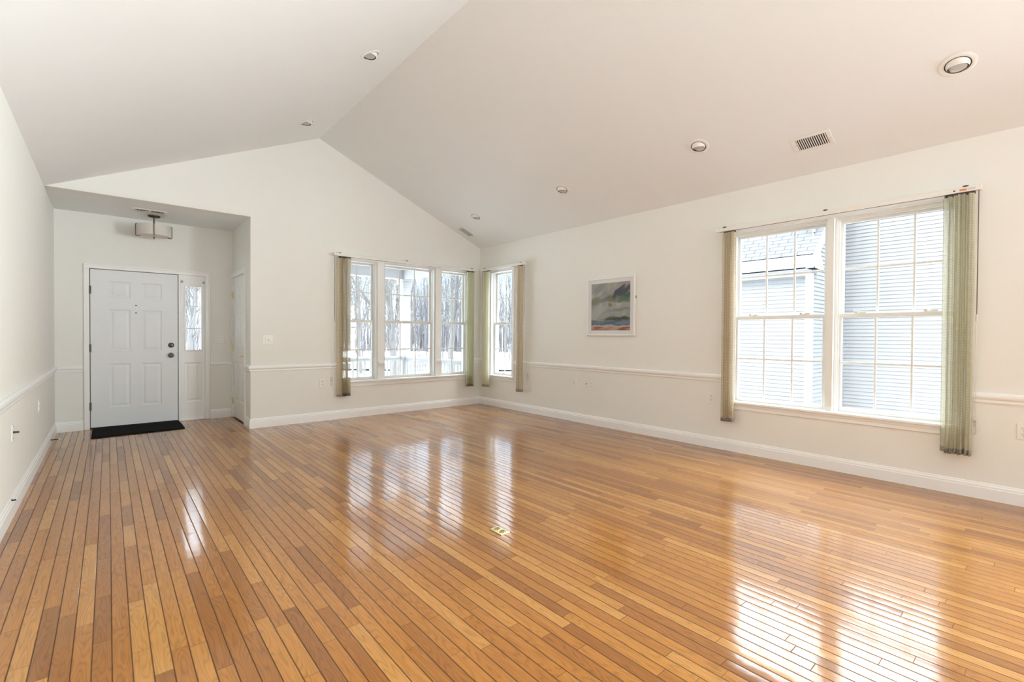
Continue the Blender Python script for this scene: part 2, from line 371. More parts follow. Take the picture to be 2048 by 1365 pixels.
mb = MB(); mb.box(XL-.1, 2.45, YF+WT, YB+WT, ZH, ZH+.18)
tag(mb.build('ceiling_foyer', 'ceiling'), 'low flat ceiling over the front entry', 'ceiling', kind='structure')

BB = [(0, 0), (.017, 0), (.017, .086), (.013, .092), (.013, .104), (.007, .112), (.005, .122), (0, .125)]
CR = [(0, .733), (.008, .733), (.012, .742), (.012, .758), (.022, .770), (.026, .785), (.024, .800), (.014, .810), (0, .812)]
n_ = 0
def base(name, path, label): tag(MB().sweep(BB, path).build(name, 'trim'), label, 'baseboard', kind='structure')
def rail(path, label):
    global n_; n_ += 1
    tag(MB().sweep(CR, path).build('trim_%d' % n_, 'trim'), label, 'chair rail', kind='structure')
base('baseboard_left', [(XL, YK), (XL, YB), (-.238, YB)], 'white baseboard along the left wall up to the front door')
base('baseboard_foyer', [(1.112, YB), (XB, YB)], 'short white baseboard between sidelight and closet door')
base('baseboard_far', [(XB, 7.04), (XB, YF), (XR, YF)], 'white baseboard below the three part window')
base('baseboard_right', [(XR, YF), (XR, YK)], 'white baseboard along the right wall')
rail([(XL, YK), (XL, YB), (-.238, YB)], 'white chair rail along the left wall up to the front door')
rail([(1.112, YB), (XB, YB)], 'short white chair rail between sidelight and closet door')
rail([(XB, 7.04), (XB, YF), (2.50, YF)], 'white chair rail from closet corner to the three part window')
rail([(4.872, YF), (XR, YF), (XR, 6.537)], 'short white chair rail in the far corner between the windows')
rail([(XR, 5.823), (XR, 2.362)], 'white chair rail under the painting')
rail([(XR, .443), (XR, YK)], 'white chair rail right of the twin window')

# ------------------------------------------------------------------ windows (local: x along wall, y into the wall, z up)
def ring(mb, x0, x1, z0, z1, t, y0, y1, tb=None, tt=None, bev=.002):
    tb = t if tb is None else tb; tt = t if tt is None else tt
    mb.box(x0, x0+t, y0, y1, z0, z1, bev); mb.box(x1-t, x1, y0, y1, z0, z1, bev)
    mb.box(x0+t, x1-t, y0, y1, z0, z0+tb, bev); mb.box(x0+t, x1-t, y0, y1, z1-tt, z1, bev)
def window(n, loc, rz, w, cols, label, y0=.0, locks=()):
    r = empty('window_%d' % n, loc, rz); tag(r, label, 'window', kind='structure')
    h = w/2; mb = MB(); ring(mb, -h, h, WZ0, WZ1, .022, y0, WT+.02, tb=.045)
    mb.box(-h+.02, h-.02, .060, .068, WZ0, WZ1-.02); mb.b.free(); mb = MB()
    ring(mb, -h, h, WZ0, WZ1, .022, y0, WT+.02, tb=.04)
    ring(mb, -h+.02, h-.02, WZ0+.03, WZ1-.018, .012, .055, .070); ring(mb, -h+.02, h-.02, WZ0+.03, WZ1-.018, .010, .108, .113)
    mb.build('window_frame', 'sash', r)
    i = h-.022
    for nm, za, zb, ya, yb, tb, tt, pts in (('upper_sash', 1.408, WZ1-.02, .116, .146, .037, .030, 1.8625), ('lower_sash', .535, 1.446, .074, .104, .046, .040, .993)):
        mb = MB(); ring(mb, -i, i, za, zb, .030, ya, yb, tb, tt, .004)
        sh = mb.build(nm, 'sash', r)
        yc = (ya+yb)/2; gx0, gx1, gz0, gz1 = -i+.03, i-.03, za+tb, zb-tt
        MB().box(gx0-.004, gx1+.004, yc-.003, yc+.003, gz0-.004, gz1+.004).build('pane', 'glass', sh)
        mb = MB()
        for k in range(1, cols):
            x = gx0+(gx1-gx0)*k/cols; mb.box(x-.009, x+.009, yc-.007, yc+.007, gz0, gz1, .003)
        zc = (gz0+gz1)/2
        for k in range(cols):
            xa = gx0+(gx1-gx0)*k/cols+(.009 if k else 0); xb = gx0+(gx1-gx0)*(k+1)/cols-(.009 if k < cols-1 else 0)
            mb.box(xa, xb, yc-.007, yc+.007, zc-.009, zc+.009, .003)
        mb.build('muntin', 'sash', sh)
        if nm == 'lower_sash':
            for lx in locks:
                mb = MB(); mb.box(lx-.045, lx+.045, .078, .10, 1.446, 1.452, .002); mb.box(lx-.005, lx+.05, .08, .095, 1.452, 1.462, .004)
                mb.box(lx-.045, lx-.02, .074, .09, 1.452, 1.470, .004)
                mb.build('sash_lock', 'sash', sh)
            mb = MB(); mb.box(-.03, .03, .064, .075, .552, .560, .002); mb.build('sash_lift', 'sash', sh)
    return r
for k, (a, b) in enumerate(FARW):
    window(k+1, ((a+b)/2, YF, 0), FAR, b-a, (2, 3, 2)[k], ('narrow double hung window behind the tan blind slats', 'wide centre double hung window looking at the porch column', 'narrow double hung window nearest the far corner')[k], locks=((0,) if k != 1 else (-.2, .2)))
window(4, (XR, sum(SIDEW)/2, 0), RIGHT, SIDEW[1]-SIDEW[0], 2, 'single narrow double hung window on the right wall by the corner', locks=(0,))
for k, (a, b) in enumerate(TWIN):
    window(5+k, (XR, (a+b)/2, 0), RIGHT, b-a, 3, ('double hung window showing the neighbouring grey roof', 'double hung window showing only white siding')[k], y0=.045, locks=(-.24, .24))
def surround(loc, rz, x0, x1, posts, label, mull=None):
    global n_; n_ += 1
    r = empty('trim_%d' % n_, loc, rz); tag(r, label, 'window trim', kind='structure')
    def cas(mb, a, b, c, d): mb.box(a, b, -.013, .0, c, d, .003); 
    c = .06
    for a, b in ((x0-c, x0), (x1, x1+c)):
        mb = MB(); cas(mb, a, b, WZ0+.04, WZ1+.01); o = (a+.004, a+.022) if a < x0 else (b-.022, b-.004)
        mb.box(*o, -.019, -.013, WZ0+.04, WZ1+.07, .002); mb.build('side_casing', 'trim', r)
    mb = MB(); cas(mb, x0-c, x1+c, WZ1+.01, WZ1+.075); mb.box(x0-c, x1+c, -.020, -.013, WZ1+.05, WZ1+.072, .003); mb.box(x0-.01, x1+.01, -.017, -.0125, WZ1+.003, WZ1+.018, .002)
    mb.build('head_casing', 'trim', r)
    for a, b in posts:
        mb = MB(); mb.box(a, b, -.013, .0, WZ0+.04, WZ1+.012, .002); mb.box(a, b, 0, .05, WZ0+.04, WZ1+.012); mb.build('post', 'trim', r)
        MB().sweep([(d+.013, z) for d, z in CR], [(a+.012, 0), (b-.0, 0)]).build('rail_block', 'trim', r)
    if mull:
        a, b = mull; mb = MB(); mb.box(a, b, .045, .075, WZ0+.02, WZ1, .002)
        for q in (.25, .5, .75): mb.box(a+(b-a)*q-.004, a+(b-a)*q+.004, .041, .046, WZ0+.03, WZ1, .0015)
        mb.build('mullion', 'sash', r)
    mb = MB(); mb.box(x0-c-.004, x1+c+.004, -.045, .0, .515, .541, .008, 3); mb.box(x0, x1, 0, .07, .515, .541)
    mb.build('stool', 'trim', r)
    mb = MB(); mb.box(x0-c, x1+c, -.014, 0, .455, .515, .003); mb.box(x0-c, x1+c, -.022, -.013, .49, .515, .005, 2); mb.build('apron', 'trim', r)
    return r
surround((0, YF, 0), FAR, FARW[0][0], FARW[2][1], [(3.114, 3.221), (4.134, 4.241)], 'white casing, posts and sill around the three part window')
surround((XR, 0, 0), RIGHT, -SIDEW[1], -SIDEW[0], [], 'white casing and sill around the single corner window')
surround((XR, 0, 0), RIGHT, -TWIN[0][1], -TWIN[1][0], [], 'white casing and sill around the twin window', mull=(-TWIN[0][0], -TWIN[1][1]))
# made-up opening behind the camera, added to let the rear fill lamp in
r = empty('window_7', (2.2, YK-.08, 0)); tag(r, 'wide opening added behind the camera for the rear fill lamp', 'window', kind='structure')
mb = MB(); ring(mb, -2.3, 2.3, .15, 2.5, .06, -.05, .05)
for x in (-.77, .77): mb.box(x-.04, x+.04, -.04, .04, .2, 2.45)
mb.build('window_frame', 'sash', r)

r = empty('window_8', (XR+.06, -2.3, 0), RIGHT); tag(r, 'wide side opening added behind the camera for the fill lamp', 'window', kind='structure')  # side opening made up for the fill lamp outside it
mb = MB(); ring(mb, -1.3, 1.3, WZ0, WZ1, .05, -.05, .05); mb.box(-.03, .03, -.04, .04, WZ0+.04, WZ1-.04); mb.build('window_frame', 'sash', r)

# ------------------------------------------------------------------ panelled doors
def panel_face(mb, x0, x1, z0, z1, panels, f):
    """front skin with moulded raised panels; f(u, depth, z) -> point, depth positive goes into the door"""
    us = sorted({x0, x1, *[p[0] for p in panels], *[p[1] for p in panels]}); zs = sorted({z0, z1, *[p[2] for p in panels], *[p[3] for p in panels]})
    for a, b in zip(us, us[1:]):
        for c, d in zip(zs, zs[1:]):
            if any(p[0] <= a and b <= p[1] and p[2] <= c and d <= p[3] for p in panels): continue
            mb.quadmesh([f(a, 0, c), f(b, 0, c), f(b, 0, d), f(a, 0, d)], [(0, 1, 2, 3)])
    for a, b, c, d in panels:
        ins = [(0, 0), (.010, .007), (.020, .008), (.046, .001)]
        rows = [[(a+i, y, c+i), (b-i, y, c+i), (b-i, y, d-i), (a+i, y, d-i)] for i, y in ins]
        vs = [f(*p) for r_ in rows for p in r_]; fs = []
        for k in range(len(ins)-1):
            for q in range(4): fs.append((4*k+q, 4*k+(q+1) % 4, 4*k+4+(q+1) % 4, 4*k+4+q))
        fs.append(tuple(range(4*len(ins)-4, 4*len(ins)))); mb.quadmesh(vs, fs)
def rim(mb, x0, x1, z0, z1, d0, d1, f):
    vs = [f(x, d, z) for d in (d0, d1) for x, z in ((x0, z0), (x1, z0), (x1, z1), (x0, z1))]
    mb.quadmesh(vs, [(0, 1, 5, 4), (1, 2, 6, 5), (2, 3, 7, 6), (3, 0, 4, 7), (4, 5, 6, 7)])
def hinge(parent, x, z, mat, y=0, name='hinge'):
    mb = MB(); mb.box(x-.013, x+.013, y-.004, y+.002, z-.05, z+.05, .001)
    for k in range(5): mb.lathe([(0, -.0095), (.007, -.0095), (.007, .0095), (0, .0095)], 10, Matrix.Translation((x, y-.008, z-.04+.02*k)))
    return mb.build(name, mat, parent, True)
RX = Matrix.Rotation(math.pi/2, 4, 'X')                   # lathe axis z -> -y (towards the room)
d1 = empty('door_1', (0, YB, 0)); tag(d1, 'white six panel front door with one glazed sidelight', 'door', kind='structure')
idf = lambda u, d, z: (u, d, z)
mb = MB()                                                  # casing and jambs
for a, b in ((-.236, DX0+.012), (1.052, 1.110)):
    mb.box(a, b, -.018, 0, 0, 2.037, .003); mb.box(a+.004 if a < 0 else b-.022, a+.022 if a < 0 else b-.004, -.024, -.018, 0, 2.074, .003)
mb.box(-.236, 1.110, -.018, 0, 2.037, 2.098, .003); mb.box(-.232, 1.106, -.024, -.018, 2.074, 2.094, .003)
mb.box(DX0, -.179, 0, WT, 0, 2.037); mb.box(1.045, DX1, 0, WT, 0, 2.037); mb.box(DX0, DX1, 0, WT, 2.037, DZ1)
mb.build('door_casing', 'trim', d1)
mb = MB(); mb.box(.738, .764, -.004, .12, 0, 2.04, .002); mb.build('mullion', 'trim', d1)
MB().box(-.179, .738, -.0, .14, .0, .012).build('threshold', 'pewter', d1)
MB().box(-.179, .738, .058, .10, .0, 2.037).build('door_stop', 'black', d1)
A, B = .010, .338
px = [(A, .222), (B, .552)]; pz = [(.262, .825), (.988, 1.528), (1.682, 1.888)]
mb = MB(); panel_face(mb, -.172, .731, .020, 2.031, [(*x, *z) for x in px for z in pz], lambda u, d, z: (u, .008+d, z)); rim(mb, -.172, .731, .020, 2.031, .008, .05, idf)
leaf = mb.build('door_leaf', 'door', d1)
for z in (1.766, 1.029, .291): hinge(leaf, -.176, z, 'pewter')
for nm, z in (('deadbolt', 1.060), ('knob', .922)):
    T = Matrix.Translation((.655, .008, z)) @ RX
    mb = MB()
    if nm == 'deadbolt': mb.lathe([(0, 0), (.034, 0), (.034, .006), (.028, .014), (.020, .017), (0, .017)], 24, T); mb.box(.650, .660, -.022, -.005, z-.016, z+.016, .003)
    else: mb.lathe([(0, 0), (.034, 0), (.034, .005), (.014, .009), (.013, .030), (.026, .038), (.031, .050), (.027, .062), (.012, .067), (0, .068)], 24, T)
    mb.build(nm, 'pewter', leaf, True)
for z in (1.588, 1.489): MB().lathe([(0, 0), (.0085, 0), (.0085, .001), (0, .001)], 14, Matrix.Translation((.279, .008, z)) @ RX).build('knocker_hole', 'black', leaf)
MB().lathe([(0, 0), (.012, 0), (.011, .003), (0, .004)], 16, Matrix.Translation((.279, .008, 1.54)) @ RX).build('peephole', 'plate', leaf)
MB().box(.69, .715, .004, .009, 1.93, 1.985, .001).build('alarm_contact', 'door', leaf)
MB().box(.7315, .7365, .006, .05, .90, .97).build('strike_plate', 'pewter', d1)
# sidelight
SG = (.824, 1.002, .99, 1.882)
def sl_face(mb):
    panel_face(mb, .766, 1.043, .018, .96, [(.806, 1.011, .262, .812)], lambda u, d, z: (u, .012+d, z))
    for a, b, c, d in ((.766, SG[0], .96, 2.037), (SG[1], 1.043, .96, 2.037), (SG[0], SG[1], .96, SG[2]), (SG[0], SG[1], SG[3], 2.037)): mb.box(a, b, .012, .05, c, d)
    rim(mb, .766, 1.043, .018, .96, .012, .05, idf)
mb = MB(); sl_face(mb); sd_ = mb.build('sidelight', 'trim', d1)
mb = MB(); ring(mb, SG[0]-.022, SG[1]+.022, SG[2]-.016, SG[3]+.016, .022, .002, .014, bev=.004); mb.build('glazing_frame', 'trim', sd_)
MB().box(SG[0], SG[1], .028, .034, SG[2], SG[3]).build('pane', 'glass', sd_)
for z in (1.6, 1.293): MB().box(SG[0], SG[1], .020, .040, z-.006, z+.006, .002).build('muntin', 'sash', sd_)
for x in (.777, 1.030): MB().lathe([(0, 0), (.014, 0), (.016, .006), (.012, .016), (.006, .02), (0, .021)], 16, Matrix.Translation((x, .0, 1.944)) @ RX).build('rosette', 'nickel', sd_, True)
MB().box(.764, 1.045, -.008, .03, 0, .02, .003).build('sidelight_sill', 'trim', d1)
# closet door: local frame of wall_closet seen from the entry (x = -world y -> faces -x)
d2 = empty('door_2', (XB, 0, 0), RIGHT); tag(d2, 'narrow white six panel closet door with brass lever', 'door', kind='structure')
# with RIGHT rotation local x = -world y
a0, a1 = -CY1, -CY0
mb = MB()
for a, b in ((-7.951, a0+.012), (a1-.012, -7.038)): mb.box(a, b, -.016, 0, 0, 2.042, .003)
mb.box(-7.951, -7.038, -.016, 0, 2.042, 2.105, .003); mb.box(-7.951, -7.038, -.021, -.016, 2.082, 2.102, .002); mb.box(-7.058, -7.042, -.021, -.016, 0, 2.082, .002)
mb.box(a0, a0+.018, 0, .115, 0, 2.05); mb.box(a1-.018, a1, 0, .115, 0, 2.05); mb.box(a0, a1, 0, .115, 2.042, 2.055)
mb.build('door_casing', 'trim', d2)
c0, c1 = a0+.020, a1-.020
mb = MB(); px2 = [(c0+.105, c0+.335), (c1-.335, c1-.105)]
panel_face(mb, c0, c1, .018, 2.037, [(*x, *z) for x in px2 for z in [(.262, .825), (.988, 1.528), (1.682, 1.905)]], lambda u, d, z: (u, .004+d, z)); rim(mb, c0, c1, .018, 2.037, .004, .04, idf)
leaf2 = mb.build('door_leaf', 'closet', d2)
for z in (1.785, 1.024, .244): hinge(leaf2, c0-.006, z, 'brass', -.002)
T = Matrix.Translation((c1-.065, .004, .918)) @ RX
mb = MB(); mb.lathe([(0, 0), (.032, 0), (.032, .006), (.020, .012), (.010, .016), (.010, .046), (0, .046)], 24, T)
mb.tube([(c1-.065, -.046, .918), (c1-.09, -.052, .920), (c1-.13, -.050, .915), (c1-.175, -.046, .918)], [.010, .010, .009, .007], 10)
mb.build('lever_handle', 'brass', leaf2, True)

# ------------------------------------------------------------------ blinds
def blind(loc, rz, x0, x1, stacks, label, brackets, cords, stickers=False):
    """x0..x1 headrail; stacks: list of (xa, xb, n, material, angle list)"""
    r = empty('vertical_blind', loc, rz); tag(r, label, 'blind', 'vertical blinds drawn open at the windows')
    mb = MB(); mb.box(x0, x1, -.118, -.074, 2.338, 2.378, .003, 2); hr = mb.build('headrail', 'rail', r)
    MB().box(x0+.03, x1-.03, -.104, -.088, 2.3365, 2.3385).build('track_slot', 'clip', hr)
    for x in (x0, x1): MB().box(x-.004, x+.006, -.120, -.072, 2.336, 2.380, .002).build('end_cap', 'rail', hr)
    for x in brackets:
        mb = MB(); mb.box(x-.018, x+.018, -.118, -.0125, 2.378, 2.383, .001); mb.box(x-.018, x+.018, -.0165, -.0125, 2.36, 2.40, .001); mb.box(x-.012, x+.012, -.122, -.110, 2.374, 2.386, .002)
        mb.build('bracket', 'clip', r)
    if stickers:
        MB().box(x1-.115, x1-.077, -.1195, -.1178, 2.348, 2.362).build('label_sticker', 'sticker', hr)
        MB().box(x1-.072, x1-.028, -.1195, -.1178, 2.350, 2.364).build('label_sticker', 'sticker2', hr)
        MB().lathe([(0, 0), (.006, 0), (.006, .002), (0, .002)], 12, Matrix.Translation((x1-.145, -.118, 2.356)) @ RX).build('screw', 'clip', hr)
    for xa, xb, n, mat, angs in stacks:
        base_sl = None
        for k in range(n):
            x = xa+(xb-xa)*(k/(n-1)); ang = angs[k] if k < len(angs) else rnd.uniform(-9, 9)
            if base_sl is None:
                vs, fs = [], []; NZ, NX = 2, 7
                zs = [2.322, .374]
                for z in zs:
                    for q in range(NX):
                        t = q/(NX-1)-.5; vs.append((.013*(1-4*t*t), t*.089, z))
                fs = [(q, q+1, NX+q+1, NX+q) for q in range(NX-1)]
                sl_ = MB().quadmesh(vs, fs).build('slat', mat, r, 'all')
                vs = [(.013*(1-4*t*t)+s_, t*.0892, z) for s_ in (-.0012, .0012) for z in (.376, .335) for t in [q/(NX-1)-.5 for q in range(NX)]]
                fs = []
                for s_ in (0, 2*NX):
                    fs += [(s_+q, s_+q+1, s_+NX+q+1, s_+NX+q) for q in range(NX-1)]
                for o_ in (0, NX): fs += [(o_+q, o_+q+1, 2*NX+o_+q+1, 2*NX+o_+q) for q in range(NX-1)]
                MB().quadmesh(vs, fs).build('hem_weight', 'weight', sl_, 'all')
                mb = MB(); mb.box(-.004, .016, -.012, .012, 2.318, 2.337, .002); mb.build('hanger', 'clip', sl_)
                base_sl = sl_; s2 = sl_
            else: s2 = copy_tree(base_sl, r)
            s2.location = (x, -.096, rnd.uniform(-.004, .002)); s2.rotation_euler = (rnd.uniform(-.002, .002), rnd.uniform(-.0025, .0025), R(ang))
    for x, zdark, zend, y, loop in cords:
        MB().tube([(x, -.098, 2.338), (x, -.096, zdark)], .0028, 6).build('cord', 'cord_dark', r)
        mb = MB(); mb.tube([(x, -.096, zdark), (x-.002, y-.012, zend)], .0018, 6); mb.tube([(x-.016, -.098, 2.338), (x-.016, y-.012, zend)], .0018, 6); mb.build('cord', 'cord', r)
        mb = MB(); mb.lathe([(0, 0), (.006, .002), (.009, .016), (.006, .03), (.008, .036), (.005, .055), (0, .056)], 12, Matrix.Translation((x, -.096, zdark-.04))); mb.build('cord_connector', 'clearplastic', r, True)
        mb = MB(); mb.box(x-.022, x+.004, y-.016, y-.006, zend-.012, zend+.012, .003); mb.tube([(x-.020, y-.010, zend), (x-.020, y-.012, zend-.10), (x-.009, y-.014, zend-.115), (x+.002, y-.012, zend-.10), (x+.002, y-.010, zend)], .003, 8)
        if loop: mb.box(x-.022, x+.004, y-.008, y-.0005, zend-.05, zend-.02, .002)
        mb.build('cord_tensioner', 'clearplastic', r, True)
    return r
blind((0, YF, 0), FAR, 2.425, 4.895, [(2.502, 2.646, 10, 'slat_tan', [38, 14, 3]), (4.700, 4.826, 8, 'slat_green', [-30])], 'long vertical blind with tan slats over the three part window', (2.50, 3.55, 4.80), [(2.432, 1.43, .60, 0, True)])
blind((XR, 0, 0), RIGHT, -6.60, -5.474, [(-6.523, -6.40, 4, 'slat_green', [0, 5, 0, 34]), (-5.628, -5.555, 5, 'slat_tan', [4])], 'short vertical blind over the single window by the far corner', (-6.50, -5.56), [(-5.484, 1.55, .62, 0, True)])
blind((XR, 0, 0), RIGHT, -2.405, -.397, [(-2.326, -2.223, 8, 'slat_tan', [0, 6, -4, 0, 5, -5, 3, 12]), (-.587, -.437, 11, 'slat_green', [24, 4])], 'long vertical blind with sage slats over the twin window', (-2.32, -1.40, -.48), [(-.408, 1.39, .60, 0, True)], stickers=True)

# ------------------------------------------------------------------ painting
pc_y, pc_z = (3.487+4.268)/2, (1.227+2.0)/2
pic = empty('picture_frame', (XR, pc_y, pc_z), RIGHT); tag(pic, 'white framed loose seascape painting on the right wall', 'picture')
hw, hh = .39, .387
mb = MB(); ring(mb, -hw, hw, -hh, hh, .022, -.034, -.006, bev=.003); fr_ = mb.build('frame', 'pframe', pic)
MB().box(-hw+.02, hw-.02, -.020, -.008, -hh+.02, hh-.02).build('mat_board', 'matboard', pic)
MB().box(hw-.012, hw+.004, -.012, -.0005, .09, .125, .002).build('bumper', 'black', pic)
from mathutils import noise as mn
def paint_color(u, v):
    def sm(a, b, x): t = max(0, min(1, (x-a)/(b-a))); return t*t*(3-2*t)
    def mix(a, b, f): return tuple(p*(1-f)+q*f for p, q in zip(a, b))
    def N(x, y, z=0): return mn.noise(Vector((x, y, z)))
    du, dv = u+.045*N(u*5, v*5, 3)+.02*N(u*14, v*14, 8), v+.03*N(u*5, v*7, 1)+.012*N(u*16, v*20, 5)
    c = mix((.42, .42, .37), (.33, .36, .36), sm(-.2, .5, N(u*3+v*3, v*4-u*3, 11)))
    c = mix(c, (.56, .56, .53), sm(.1, .6, N(u*7-v*5, v*3+u*4, 21))*.8)
    c = mix(c, (.47, .40, .36), sm(.5, .9, du)*sm(.72, .95, dv)*.6)
    def blob(cx, cy, rx, ry, an, col, s=.8, soft=.45):
        nonlocal c
        x, y = du-cx, dv-cy; ca, sa = math.cos(an), math.sin(an); x, y = x*ca+y*sa, -x*sa+y*ca
        d = math.hypot(x/rx, y/ry); c = mix(c, col, s*(1-sm(1-soft, 1+soft*.5, d)))
    blob(.10, .62, .16, .10, .3, (.25, .26, .17)); blob(.22, .90, .20, .09, .6, (.26, .30, .33), .6)
    blob(.36, .67, .16, .05, .3, (.20, .21, .21), .7); blob(.52, .66, .16, .08, .1, (.19, .20, .14), .85)
    blob(.84, .80, .24, .07, .55, (.05, .065, .10), .9); blob(.68, .78, .17, .055, .65, (.06, .075, .12), .95); blob(.76, .86, .16, .045, .6, (.075, .09, .14), .95)
    blob(.92, .70, .20, .08, .35, (.04, .10, .065), .9); blob(.80, .64, .20, .06, .2, (.12, .20, .12), .9); blob(.95, .61, .12, .04, .1, (.10, .22, .12), .8)
    blob(.50, .53, .09, .035, -.3, (.22, .20, .09), .8); blob(.75, .50, .32, .03, .06, (.47, .41, .35), .7); blob(.78, .43, .30, .045, .08, (.22, .28, .29), .8)
    blob(.80, .365, .34, .028, .02, (.45, .39, .32), .7); blob(.18, .40, .28, .11, .5, (.50, .51, .48), .75); blob(.30, .30, .3, .04, .2, (.42, .43, .40), .6)
    blob(.72, .245, .40, .045, .0, (.055, .075, .045), .95); blob(.48, .25, .14, .045, .2, (.09, .11, .06), .8)
    sea = mix((.12, .155, .21), (.22, .255, .31), sm(-.3, .5, N(u*3, v*40, 2)))
    c = mix(c, sea, sm(.225, .205, dv)); c = mix(c, (.56, .56, .57), sm(.115, .10, dv)*.9)
    sand = mix((.50, .27, .16), (.56, .40, .31), sm(-.3, .4, N(u*4, v*30, 6))); sand = mix(sand, (.36, .11, .05), sm(.1, .45, N(u*3+5, v*26, 9)))
    return mix(c, sand, sm(.083, .070, dv))
NU = 130; iw, ih = .316, .316
vs = [(-iw+2*iw*i/NU, 0, -ih+2*ih*j/NU) for j in range(NU+1) for i in range(NU+1)]
fs = [(j*(NU+1)+i, j*(NU+1)+i+1, (j+1)*(NU+1)+i+1, (j+1)*(NU+1)+i) for j in range(NU) for i in range(NU)]
po = MB().quadmesh([(x, -.0212, z) for x, _, z in vs], fs).build('painting', 'paint', pic)
at = po.data.color_attributes.new('paint', 'FLOAT_COLOR', 'POINT')
for i, vtx in enumerate(po.data.vertices):
    at.data[i].color = (*[c*.74 for c in paint_color((vtx.co.x+iw)/(2*iw), (vtx.co.z+ih)/(2*ih))], 1)

# ------------------------------------------------------------------ outlets, switches, small wall things
def plate(name, loc, rz, w, h, label, cat, group=None):
    r = empty(name, loc, rz); tag(r, label, cat, group)
    MB().box(-w/2, w/2, -.006, 0, -h/2, h/2, .0025, 2).build('cover_plate', 'plate', r); return r
def outlet(loc, rz, label):
    r = plate('wall_outlet', loc, rz, .072, .116, label, 'outlet')
    for z in (-.021, .021):
        q = MB().box(-.017, .017, -.0085, -.005, z-.014, z+.014, .005, 2).build('socket', 'plate', r)
        mb = MB()
        for x in (-.007, .007): mb.box(x-.0013, x+.0013, -.0092, -.0083, z-.002, z+.008)
        mb.lathe([(0, 0), (.003, 0), (.003, .0008), (0, .0008)], 8, Matrix.Translation((0, -.0084, z-.008)) @ RX)
        mb.build('slot', 'slot', q)
    MB().lathe([(0, 0), (.003, 0), (.002, .0015), (0, .0016)], 8, Matrix.Translation((0, -.006, 0)) @ RX).build('screw', 'nickel', r)
    return r
def jack(loc, rz, label, kind):
    r = plate('cable_jack', loc, rz, .070, .114, label, 'wall plate')
    if kind == 'coax': MB().lathe([(0, 0), (.008, 0), (.008, .003), (.0045, .004), (.0045, .012), (0, .012)], 12, Matrix.Translation((0, -.006, 0)) @ RX).build('coax_connector', 'nickel', r, True)
    elif kind == 'plug':
        mb = MB(); mb.lathe([(0, 0), (.008, 0), (.007, .010), (.006, .028), (0, .030)], 12, Matrix.Translation((0, -.006, 0)) @ RX); mb.build('coax_connector', 'clip', r, True)
    else:
        MB().box(-.008, .008, -.0075, -.005, -.010, .008, .001).build('phone_socket', 'slot', r)
    for z in (-.042, .042): MB().lathe([(0, 0), (.0035, 0), (.002, .0015), (0, .0016)], 8, Matrix.Translation((0, -.006, z)) @ RX).build('screw', 'slot', r)
    return r
outlet((2.294, YF, .537), FAR, 'white duplex outlet on the far wall left of the tan blind')
outlet((XR, 2.50, .548), RIGHT, 'white duplex outlet on the right wall just left of the twin window blind')
outlet((XR, .158, .545), RIGHT, 'white duplex outlet at the right edge of the photo beyond the sage blind')
outlet((XL, 6.175, .540), LEFT, 'white duplex outlet on the left wall nearer the front door')
jack((XR, 4.512, .552), RIGHT, 'white cable plate alone, first under the painting wall chair rail from the corner', 'coax')
jack((XR, 4.288, .556), RIGHT, 'cream phone plate with dark centre, left of its touching neighbour', 'phone')
outlet((XR, 4.194, .550), RIGHT, 'white duplex outlet touching the cream phone plate below the painting')
jack((XL, 4.60, .547), LEFT, 'white cable plate with a dark stub on the left wall nearest the camera', 'plug')
def toggle(r, x):
    MB().box(x-.0055, x+.0055, -.0075, -.0055, -.013, .013, .001).build('toggle_slot', 'plate', r)
    MB().box(x-.004, x+.004, -.018, -.006, -.001, .010, .0015, mx=None).build('toggle', 'plate', r)
    for z in (-.030, .030): MB().lathe([(0, 0), (.003, 0), (.002, .0015), (0, .0016)], 8, Matrix.Translation((x, -.006, z)) @ RX).build('screw', 'slot', r)
r = plate('light_switch', (1.243, YB, 1.14), FAR, .166, .116, 'triple toggle switch plate between sidelight and closet door', 'light switch')
for x in (-.046, 0, .046): toggle(r, x)
r = plate('light_switch', (1.588, YF, 1.148), FAR, .120, .116, 'double switch plate with a round dimmer knob right of the closet corner', 'light switch'); toggle(r, -.026)
MB().lathe([(0, 0), (.020, 0), (.018, .012), (.013, .016), (0, .016)], 20, Matrix.Translation((.024, -.006, 0)) @ RX).build('dimmer_knob', 'plate', r, True)
def door_stop(loc, label, s_=1.):
    r = empty('door_stop', loc, LEFT); tag(r, label, 'door stop'); r.scale = (1, s_, 1)
    MB().lathe([(0, 0), (.012, 0), (.012, .004), (.006, .008), (0, .008)], 14, RX).build('base_plate', 'nickel', r, True)
    mb = MB(); pr = [(0, .006)]
    for k in range(24): pr += [(.0055, .006+k*.0025), (.0042, .0072+k*.0025)]
    pr.append((0, .068)); mb.lathe(pr, 10, RX); mb.build('spring', 'bronze', r, True)
    MB().lathe([(0, .064), (.007, .064), (.007, .074), (.005, .078), (0, .078)], 12, RX).build('tip', 'rubber', r, True)
door_stop((XL+.0165, 7.13, .055), 'spring door stop on the left baseboard beside the front door')
door_stop((XL+.0065, 4.50, .111), 'short stubby door stop on the left baseboard nearest the camera', .36)

